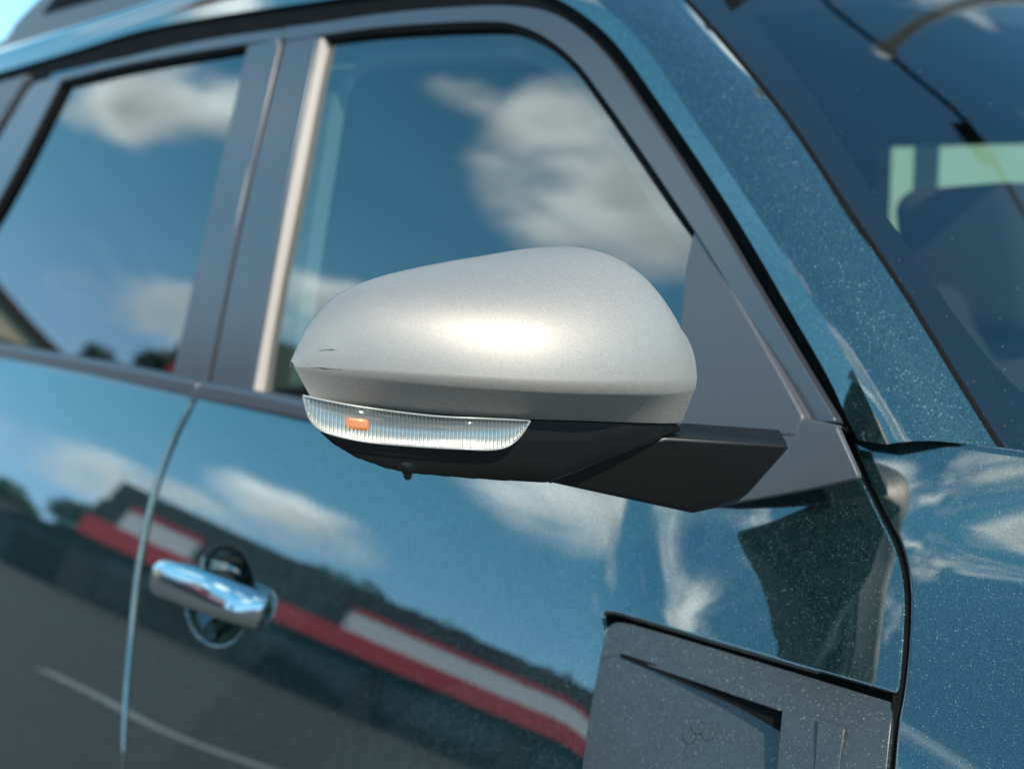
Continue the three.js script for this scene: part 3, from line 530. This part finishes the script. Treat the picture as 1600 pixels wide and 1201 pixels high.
// ------------------------------------------------------------------ roof rail, bonnet, cabin
{
  const rail = partGroup('roof_rail', car);
  part('rail_bar', panel((x, y) => glassSide(x, y), outline([[[-70, 104], [0, 80], [100, 50], [205, 14], [300, -20]], [[300, -20], [90, -30]], [[90, -30], [55, 4], [24, 36], [4, 64], [-70, 90]]], 5), { off: -0.05, grid: 0.012, rim: 0.01, depth: 0.03 }), M.greyPlastic, rail);
  part('rail_shadow_gap', panel((x, y) => glassSide(x, y), outline([[[66, 20], [150, -4], [212, -22]], [[212, -22], [100, -25]], [[100, -25], [66, 20]]], 5), { off: -0.047, grid: 0.012, rim: 0.002, depth: 0.006 }), M.rubber, rail);
}
{
  const topLine = run3([[1320, 668], [1380, 676], [1480, 690], [1600, 707], [1780, 734]], ([x, y]) => on(bodySide, x, y, -0.022));
  const rows = []; for (let k = 0; k <= 16; k++) { const s = k / 16 * 1.5; rows.push(topLine.map((p) => p.clone().add(V(0, -0.006 + 0.10 * s * 0.5 * (1 - s / 1.5), -s)))); }
  part('bonnet', sheet(rows), M.paint, car);
  const cabin = partGroup('cabin', car);
  const box = (w, h, d, x, y, z) => boxGeo(w, h, d, x, y, z);
  part('cabin_floor', box(3.2, 0.05, 1.5, -1.2, 0.45, 0), M.dark, cabin);
  part('roof_lining', mergeGeometries([box(2.4, 0.03, 1.0, -1.55, 1.66, -0.06), box(2.4, 0.2, 0.2, -1.55, 1.72, -0.64)]), M.dark, cabin);
  part('cabin_rear', box(0.05, 1.26, 1.2, -2.9, 1.03, -0.05), M.dark, cabin);
  part('dashboard', mergeGeometries([box(0.55, 0.5, 1.4, 0.12, 0.86, 0), box(0.2, 0.3, 1.4, 0.42, 1.0, 0)]), M.dark, cabin);
  part('near_door_lining', box(1.9, 0.62, 0.04, -0.9, 0.8, 0.72), M.dark, cabin);
  // far side: door, pillars and roof edge round its window openings
  part('far_side_wall', mergeGeometries([box(2.9, 0.75, 0.05, -1.4, 0.75, -0.8), box(0.1, 0.6, 0.05, -0.92, 1.38, -0.72), box(2.6, 0.24, 0.05, -1.6, 1.585, -0.66), box(0.12, 0.6, 0.05, -1.95, 1.38, -0.76)]), M.dark, cabin);
  part('far_window_pane', box(1.0, 0.5, 0.004, -0.46, 1.37, -0.765), M.farGlass, cabin);
  part('far_window_pane', box(1.9, 0.5, 0.004, -1.92, 1.37, -0.765), M.privacy, cabin, 'dark privacy glass of the far rear window');
  const seat = (x, z) => { const s = partGroup('front_seat', cabin); return s; };
  const seatGeo = (x, z) => mergeGeometries([roundedHull([V(x - 0.1, 0.62, z - 0.2), V(x - 0.1, 0.62, z + 0.2), V(x - 0.28, 1.2, z - 0.18), V(x - 0.28, 1.2, z + 0.18), V(x - 0.16, 1.2, z - 0.16), V(x - 0.16, 1.2, z + 0.16), V(x + 0.04, 0.62, z - 0.2), V(x + 0.04, 0.62, z + 0.2)], 0.04, 0.6), roundedHull([V(x + 0.4, 0.62, z - 0.2), V(x + 0.4, 0.62, z + 0.2), V(x - 0.05, 0.58, z - 0.2), V(x - 0.05, 0.58, z + 0.2), V(x + 0.4, 0.54, z), V(x, 0.52, z)], 0.05, 0.6)]);
  const headGeo = (x, z) => roundedHull([V(x + 0.06, 1.2, z - 0.11), V(x + 0.06, 1.2, z + 0.11), V(x + 0.03, 1.35, z - 0.1), V(x + 0.03, 1.35, z + 0.1), V(x + 0.2, 1.2, z - 0.1), V(x + 0.2, 1.2, z + 0.1), V(x + 0.16, 1.36, z - 0.09), V(x + 0.16, 1.36, z + 0.09)], 0.035, 0.6);
  for (const z of [0.36, -0.36]) { part('front_seat', seatGeo(-0.3, z), M.cloth, cabin); part('headrest', headGeo(-0.56, z), M.cloth, cabin); }
  part('seat_belt', boxGeo(0.05, 0.5, 0.004, -0.735, 1.22, -0.64), M.trim, cabin);
  part('roof_header', mergeGeometries([box(0.5, 0.06, 1.1, -0.55, 1.63, -0.05)]), M.dark, cabin);
  part('rear_seat', roundedHull([V(-1.9, 0.6, -0.6), V(-1.9, 0.6, 0.6), V(-2.1, 1.25, -0.58), V(-2.1, 1.25, 0.58), V(-2.0, 1.25, 0.58), V(-1.7, 0.6, 0.6), V(-2.0, 1.25, -0.58), V(-1.7, 0.6, -0.6)], 0.05, 0.6), M.cloth, cabin);
  // pale lining round the front side window
  part('inner_pillar_trim', panel(glassSide, outline([[[470, 30], [600, 10], [780, 0], [900, 60], [980, 170], [1090, 340]], [[1090, 340], [1060, 370]], [[1060, 370], [960, 220], [900, 140], [840, 90], [740, 82], [560, 96], [530, 120], [500, 260], [450, 600]], [[450, 600], [380, 620]], [[380, 620], [470, 30]]], 8), { off: -0.055, grid: 0.02, rim: 0.006, depth: 0.02 }), M.trim, cabin);
}

// ------------------------------------------------------------------ surroundings that the paint and glass mirror
{
  const N = makeNoise(4);
  const asphalt = bytesTexture(512, (i, j) => { const k = 0.05 + 0.02 * N.fbm(i / 40, j / 40, 1, 3) + 0.03 * N.n3(i * 0.9, j * 0.9, 5); return [k * 1.1, k, k * 0.86]; });
  const g = new THREE.PlaneGeometry(400, 400).rotateX(-Math.PI / 2), u = g.getAttribute('uv');
  for (let i = 0; i < u.count; i++) u.setXY(i, u.getX(i) * 200, u.getY(i) * 200);
  struct('ground', g, new THREE.MeshStandardMaterial({ name: 'asphalt', map: asphalt, roughness: 0.9 }), 'dark grey asphalt of the car park');
  M.white = new THREE.MeshStandardMaterial({ name: 'white road paint', color: new THREE.Color(0.4, 0.4, 0.37), roughness: 0.8 });
  const line = (pts, w) => { const c = new THREE.CatmullRomCurve3(pts.map(([x, z]) => V(x, 0.004, z))), a = [], b = []; for (let i = 0; i <= 40; i++) { const p = c.getPoint(i / 40), t = c.getTangent(i / 40), n = V(t.z, 0, -t.x).multiplyScalar(w / 2); a.push(p.clone().add(n)); b.push(p.clone().sub(n)); } return sheet([a, b], { flip: true }); };
  struct('road_marking', line([[-5.45, 3.12], [-5.1, 3.3], [-4.7, 3.36], [-4.5, 3.5], [-4.42, 3.9], [-4.3, 4.8]], 0.2), M.white, 'curved white line painted on the asphalt');
}
const toward = (az, dist) => [-Math.cos(az * Math.PI / 180) * dist, 0, 0.9 + Math.sin(az * Math.PI / 180) * dist];
{
  const red = new THREE.MeshStandardMaterial({ name: 'red cladding', color: new THREE.Color(0.55, 0.03, 0.05), roughness: 0.5 }), white = new THREE.MeshStandardMaterial({ name: 'white cladding', color: new THREE.Color(0.78, 0.78, 0.76), roughness: 0.6 });
  const roofM = new THREE.MeshStandardMaterial({ name: 'dark roof sheet', color: new THREE.Color(0.035, 0.036, 0.04), roughness: 0.8 }), wallM = new THREE.MeshStandardMaterial({ name: 'dark shop wall', color: new THREE.Color(0.03, 0.03, 0.034), roughness: 0.7 }), pane = new THREE.MeshPhysicalMaterial({ name: 'shop glass', color: new THREE.Color(0.02, 0.024, 0.03), roughness: 0.05 });
  const [x, , z] = toward(40, 27), s = thing('shop_building', 'long low shop with a red and white striped fascia mirrored in the car doors', 'building', [x, 0, z], Math.PI / 2 + 40 * Math.PI / 180);
  // local +z faces the car
  const L = 15, mid = -0.5;   // from x = 7 (left in the mirror image) to -8
  part('wall', boxGeo(L, 2.6, 8, mid, 1.3, -4.4), wallM, s);
  part('fascia_red_band', boxGeo(15, 0.85, 0.5, -0.5, 3.05, -0.25), red, s);
  part('fascia_white_band', boxGeo(8.4, 0.85, 0.44, -3.8, 3.9, -0.25), white, s);
  part('fascia_white_band', boxGeo(1.9, 0.85, 0.44, 5.25, 3.9, -0.25), white, s);
  part('fascia_dark_band', boxGeo(3.86, 0.85, 0.4, 2.35, 3.9, -0.25), roofM, s);
  part('fascia_dark_band', boxGeo(0.76, 0.85, 0.4, 6.6, 3.9, -0.25), roofM, s);
  part('fascia_top_band', boxGeo(8.4, 0.22, 0.5, -3.8, 4.44, -0.25), red, s);
  part('fascia_top_band', boxGeo(1.9, 0.22, 0.5, 5.25, 4.44, -0.25), red, s);
  part('roof', boxGeo(L, 1.5, 7.5, mid, 4.7, -4.4), roofM, s);
  for (let k = 0; k < 4; k++) part('shop_window', boxGeo(2.9, 1.9, 0.06, -6.2 + k * 3.6, 1.2, -0.37), pane, s);
}
{
  const cream = new THREE.MeshStandardMaterial({ name: 'cream render', color: new THREE.Color(0.6, 0.56, 0.42), roughness: 0.9 }), tile = new THREE.MeshStandardMaterial({ name: 'brown roof tiles', color: new THREE.Color(0.09, 0.05, 0.035), roughness: 0.9 }), dark = new THREE.MeshStandardMaterial({ name: 'dark pane', color: new THREE.Color(0.02, 0.025, 0.03), roughness: 0.1 });
  const [x, , z] = toward(13.2, 50), h = thing('gabled_house', 'cream gabled house with a brown roof mirrored low in the rear window', 'house', [x, 0, z], Math.PI / 2 + 0.24);
  part('wall', (() => { const s = new THREE.Shape([[-5.5, 0], [5.5, 0], [5.5, 3.6], [0, 6.6], [-5.5, 3.6]].map(([a, b]) => new THREE.Vector2(a, b))); return new THREE.ExtrudeGeometry(s, { depth: 9, bevelEnabled: false }).translate(0, 0, -9); })(), cream, h);
  for (const k of [-1, 1]) part('roof', boxGeo(7.3, 0.35, 10, 0, 0, -4.4).rotateZ(k * -0.5).translate(k * 2.95, 5.35, 0), tile, h);
  for (const k of [-2.4, 2.4]) part('window', boxGeo(1.3, 1.4, 0.1, k, 1.8, 0.03), dark, h);
}
{
  const sheetM = new THREE.MeshStandardMaterial({ name: 'grey shed sheet', color: new THREE.Color(0.14, 0.145, 0.15), roughness: 0.7 }), roofM = new THREE.MeshStandardMaterial({ name: 'slate grey roof', color: new THREE.Color(0.07, 0.072, 0.08), roughness: 0.8 }), hedgeM = new THREE.MeshStandardMaterial({ name: 'door grey', color: new THREE.Color(0.03, 0.03, 0.032), roughness: 0.6 });
  const [x, , z] = toward(21.5, 34), s = thing('grey_shed', 'low grey shed between the gabled house and the striped shop', 'shed', [x, 0, z], Math.PI / 2 + 24 * Math.PI / 180);
  part('wall', boxGeo(7.6, 2.2, 5, 0, 1.1, -2.5), sheetM, s);
  part('roof', boxGeo(8.2, 0.5, 5.6, 0, 2.5, -2.5), roofM, s);
  for (const k of [-2, 1.6]) part('shed_door', boxGeo(2.2, 1.8, 0.08, k, 0.9, 0.02), hedgeM, s);
}
{
  // leafy crowns: clumps of small leaf faces through a lumpy volume
  const leafM = [new THREE.MeshStandardMaterial({ name: 'leaf green', color: new THREE.Color(0.05, 0.085, 0.025), roughness: 0.8 }), new THREE.MeshStandardMaterial({ name: 'leaf dark green', color: new THREE.Color(0.035, 0.065, 0.022), roughness: 0.8 })];
  const bark = new THREE.MeshStandardMaterial({ name: 'bark', color: new THREE.Color(0.07, 0.055, 0.04), roughness: 0.95 });
  const crown = (seed, w, h) => {
    const r = lcg(seed), pos = [], idx = [], lumps = Array.from({ length: 16 }, () => { const a = r() * 6.283, q = Math.sqrt(r()) * 0.7; return [Math.cos(a) * q * w, (0.15 + 0.75 * r()) * h, Math.sin(a) * q * w, (0.25 + 0.2 * r()) * w]; });
    for (const [x, y, z, s] of lumps) for (let k = 0; k < 260; k++) {
      const d = V(r() - 0.5, r() - 0.5, r() - 0.5).normalize().multiplyScalar(s * (0.55 + 0.5 * r())), c = V(x + d.x, y + d.y * 0.8, z + d.z), a = V(r() - 0.5, r() - 0.5, r() - 0.5).normalize().multiplyScalar(0.16), b = V(r() - 0.5, r() - 0.5, r() - 0.5).normalize().multiplyScalar(0.16), i = pos.length / 3;
      for (const p of [c.clone().sub(a), c.clone().add(b), c.clone().add(a), c.clone().sub(b)]) pos.push(p.x, p.y, p.z);
      idx.push(i, i + 1, i + 2, i, i + 2, i + 3);
    }
    const g = geo(pos, idx); return g;
  };
  const trunk = (h) => new THREE.CylinderGeometry(0.09, 0.2, h, 9).translate(0, h / 2, 0);
  const kinds = [[2.6, 4.2, 2.2], [3.4, 4.0, 2.6]].map(([w, h, t], k) => ({ c: crown(40 + k, w, h).translate(0, t - 0.5, 0), t: trunk(t + 1) }));
  const spots = [[21.8, 40, 0, 0.62, 'broad green tree beside the gabled house, leftmost of the mirrored trees'], [31, 44, 1, 1.0, 'tree behind the left end of the striped shop'], [37.5, 46, 0, 1.15, 'tall tree behind the white part of the shop fascia'], [41.5, 45, 1, 1.25, 'broad dark tree behind the middle of the shop'], [46, 44, 0, 1.15, 'full green tree behind the right half of the shop'], [50.5, 43, 1, 1.1, 'rightmost dark tree behind the shop'], [66, 36, 0, 0.8, 'lone small tree standing well to the right of the shop'], [27, 46, 1, 0.8, 'small tree between the gabled house and the shop']];
  for (const [az, d, k, s, label] of spots) { const [x, , z] = toward(az, d), t = thing('tree', label, 'tree', [x, 0, z], az); t.scale.setScalar(s * 1.12); part('trunk', kinds[k].t, bark, t); part('crown', kinds[k].c, leafM[k], t); }
}
{
  // pale wall on the far side, seen through the cabin
  const cream = new THREE.MeshStandardMaterial({ name: 'pale rendered wall', color: new THREE.Color(0.8, 0.78, 0.58), roughness: 0.9 });
  const w = new THREE.Mesh(boxGeo(30, 2.4, 0.3, 0, 1.2, 0), cream); w.name = 'garden_wall'; w.position.set(-9, 0, -7); w.userData = { label: 'pale cream garden wall beyond the far side of the car', category: 'wall' }; w.castShadow = w.receiveShadow = true; scene.add(w);
}

{
  // curved lamp mast and a cable strung over the street on the far side, mirrored in the windscreen
  const steel = new THREE.MeshStandardMaterial({ name: 'galvanised steel', color: new THREE.Color(0.85, 0.85, 0.82), metalness: 0, roughness: 0.5 });
  const far = (p, r, t) => V(...p).addScaledVector(V(...r), t);
  const a = far([-0.26, 1.58, 0.47], [-0.135, 0.803, -0.58], 7), b = far([-0.06, 1.43, 0.49], [0.179, 0.8, -0.573], 7), tip = far([-0.17, 1.52, 0.46], [-0.031, 0.795, -0.606], 7);
  const pts = [tip, far([-0.175, 1.54, 0.41], [-0.058, 0.757, -0.65], 7.35), far([-0.18, 1.56, 0.36], [-0.081, 0.721, -0.688], 7.7), far([-0.17, 1.59, 0.23], [-0.119, 0.62, -0.776], 8.1), far([-0.165, 1.58, 0.2], [-0.13, 0.52, -0.84], 8.4)], foot = pts[4].clone(); foot.y = 0;
  const m = thing('street_mast', 'pale curved steel mast whose arm carries the overhead cable', 'lamp post', [foot.x, 0, foot.z]);
  const local = (p) => p.clone().sub(m.position);
  part('mast', new THREE.CylinderGeometry(0.06, 0.1, pts[4].y, 16).translate(0, pts[4].y / 2, 0), steel, m);
  part('arm', new THREE.TubeGeometry(new THREE.CatmullRomCurve3(pts.map(local)), 40, 0.075, 12), steel, m);
  part('cable_clamp', new THREE.CylinderGeometry(0.11, 0.11, 0.14, 12).translate(...local(tip).toArray()), steel, m);
  const d = b.clone().sub(a).normalize(), from = tip.clone().addScaledVector(d, -6), to = tip.clone().addScaledVector(d, 6), sag = (t) => V(0, 0.25 * (2 * t - 1) ** 2, 0);
  const cable = new THREE.Mesh(new THREE.TubeGeometry(new THREE.CatmullRomCurve3(Array.from({ length: 13 }, (_, i) => from.clone().lerp(to, i / 12).add(sag(i / 12)))), 60, 0.035, 8), M.rubber);
  cable.name = 'overhead_cable'; cable.userData = { label: 'thick dark cable strung overhead, mirrored in the windscreen', category: 'cable' }; cable.castShadow = true; scene.add(cable);
  const box = thing('cable_box', 'small black junction box hanging on the overhead cable', 'junction box', b.clone().add(V(0, -0.12, 0)).toArray(), Math.atan2(-d.z, d.x));
  part('housing', roundedHull([V(-0.22, -0.05, -0.06), V(0.22, -0.05, -0.06), V(-0.22, -0.05, 0.06), V(0.22, -0.05, 0.06), V(-0.22, 0.07, 0), V(0.22, 0.07, 0)], 0.03, 0.5), M.plastic, box);
  part('hanger', new THREE.CylinderGeometry(0.015, 0.015, 0.16, 8).translate(0, 0.12, 0), M.plastic, box);
}

renderer.render(scene, camera);
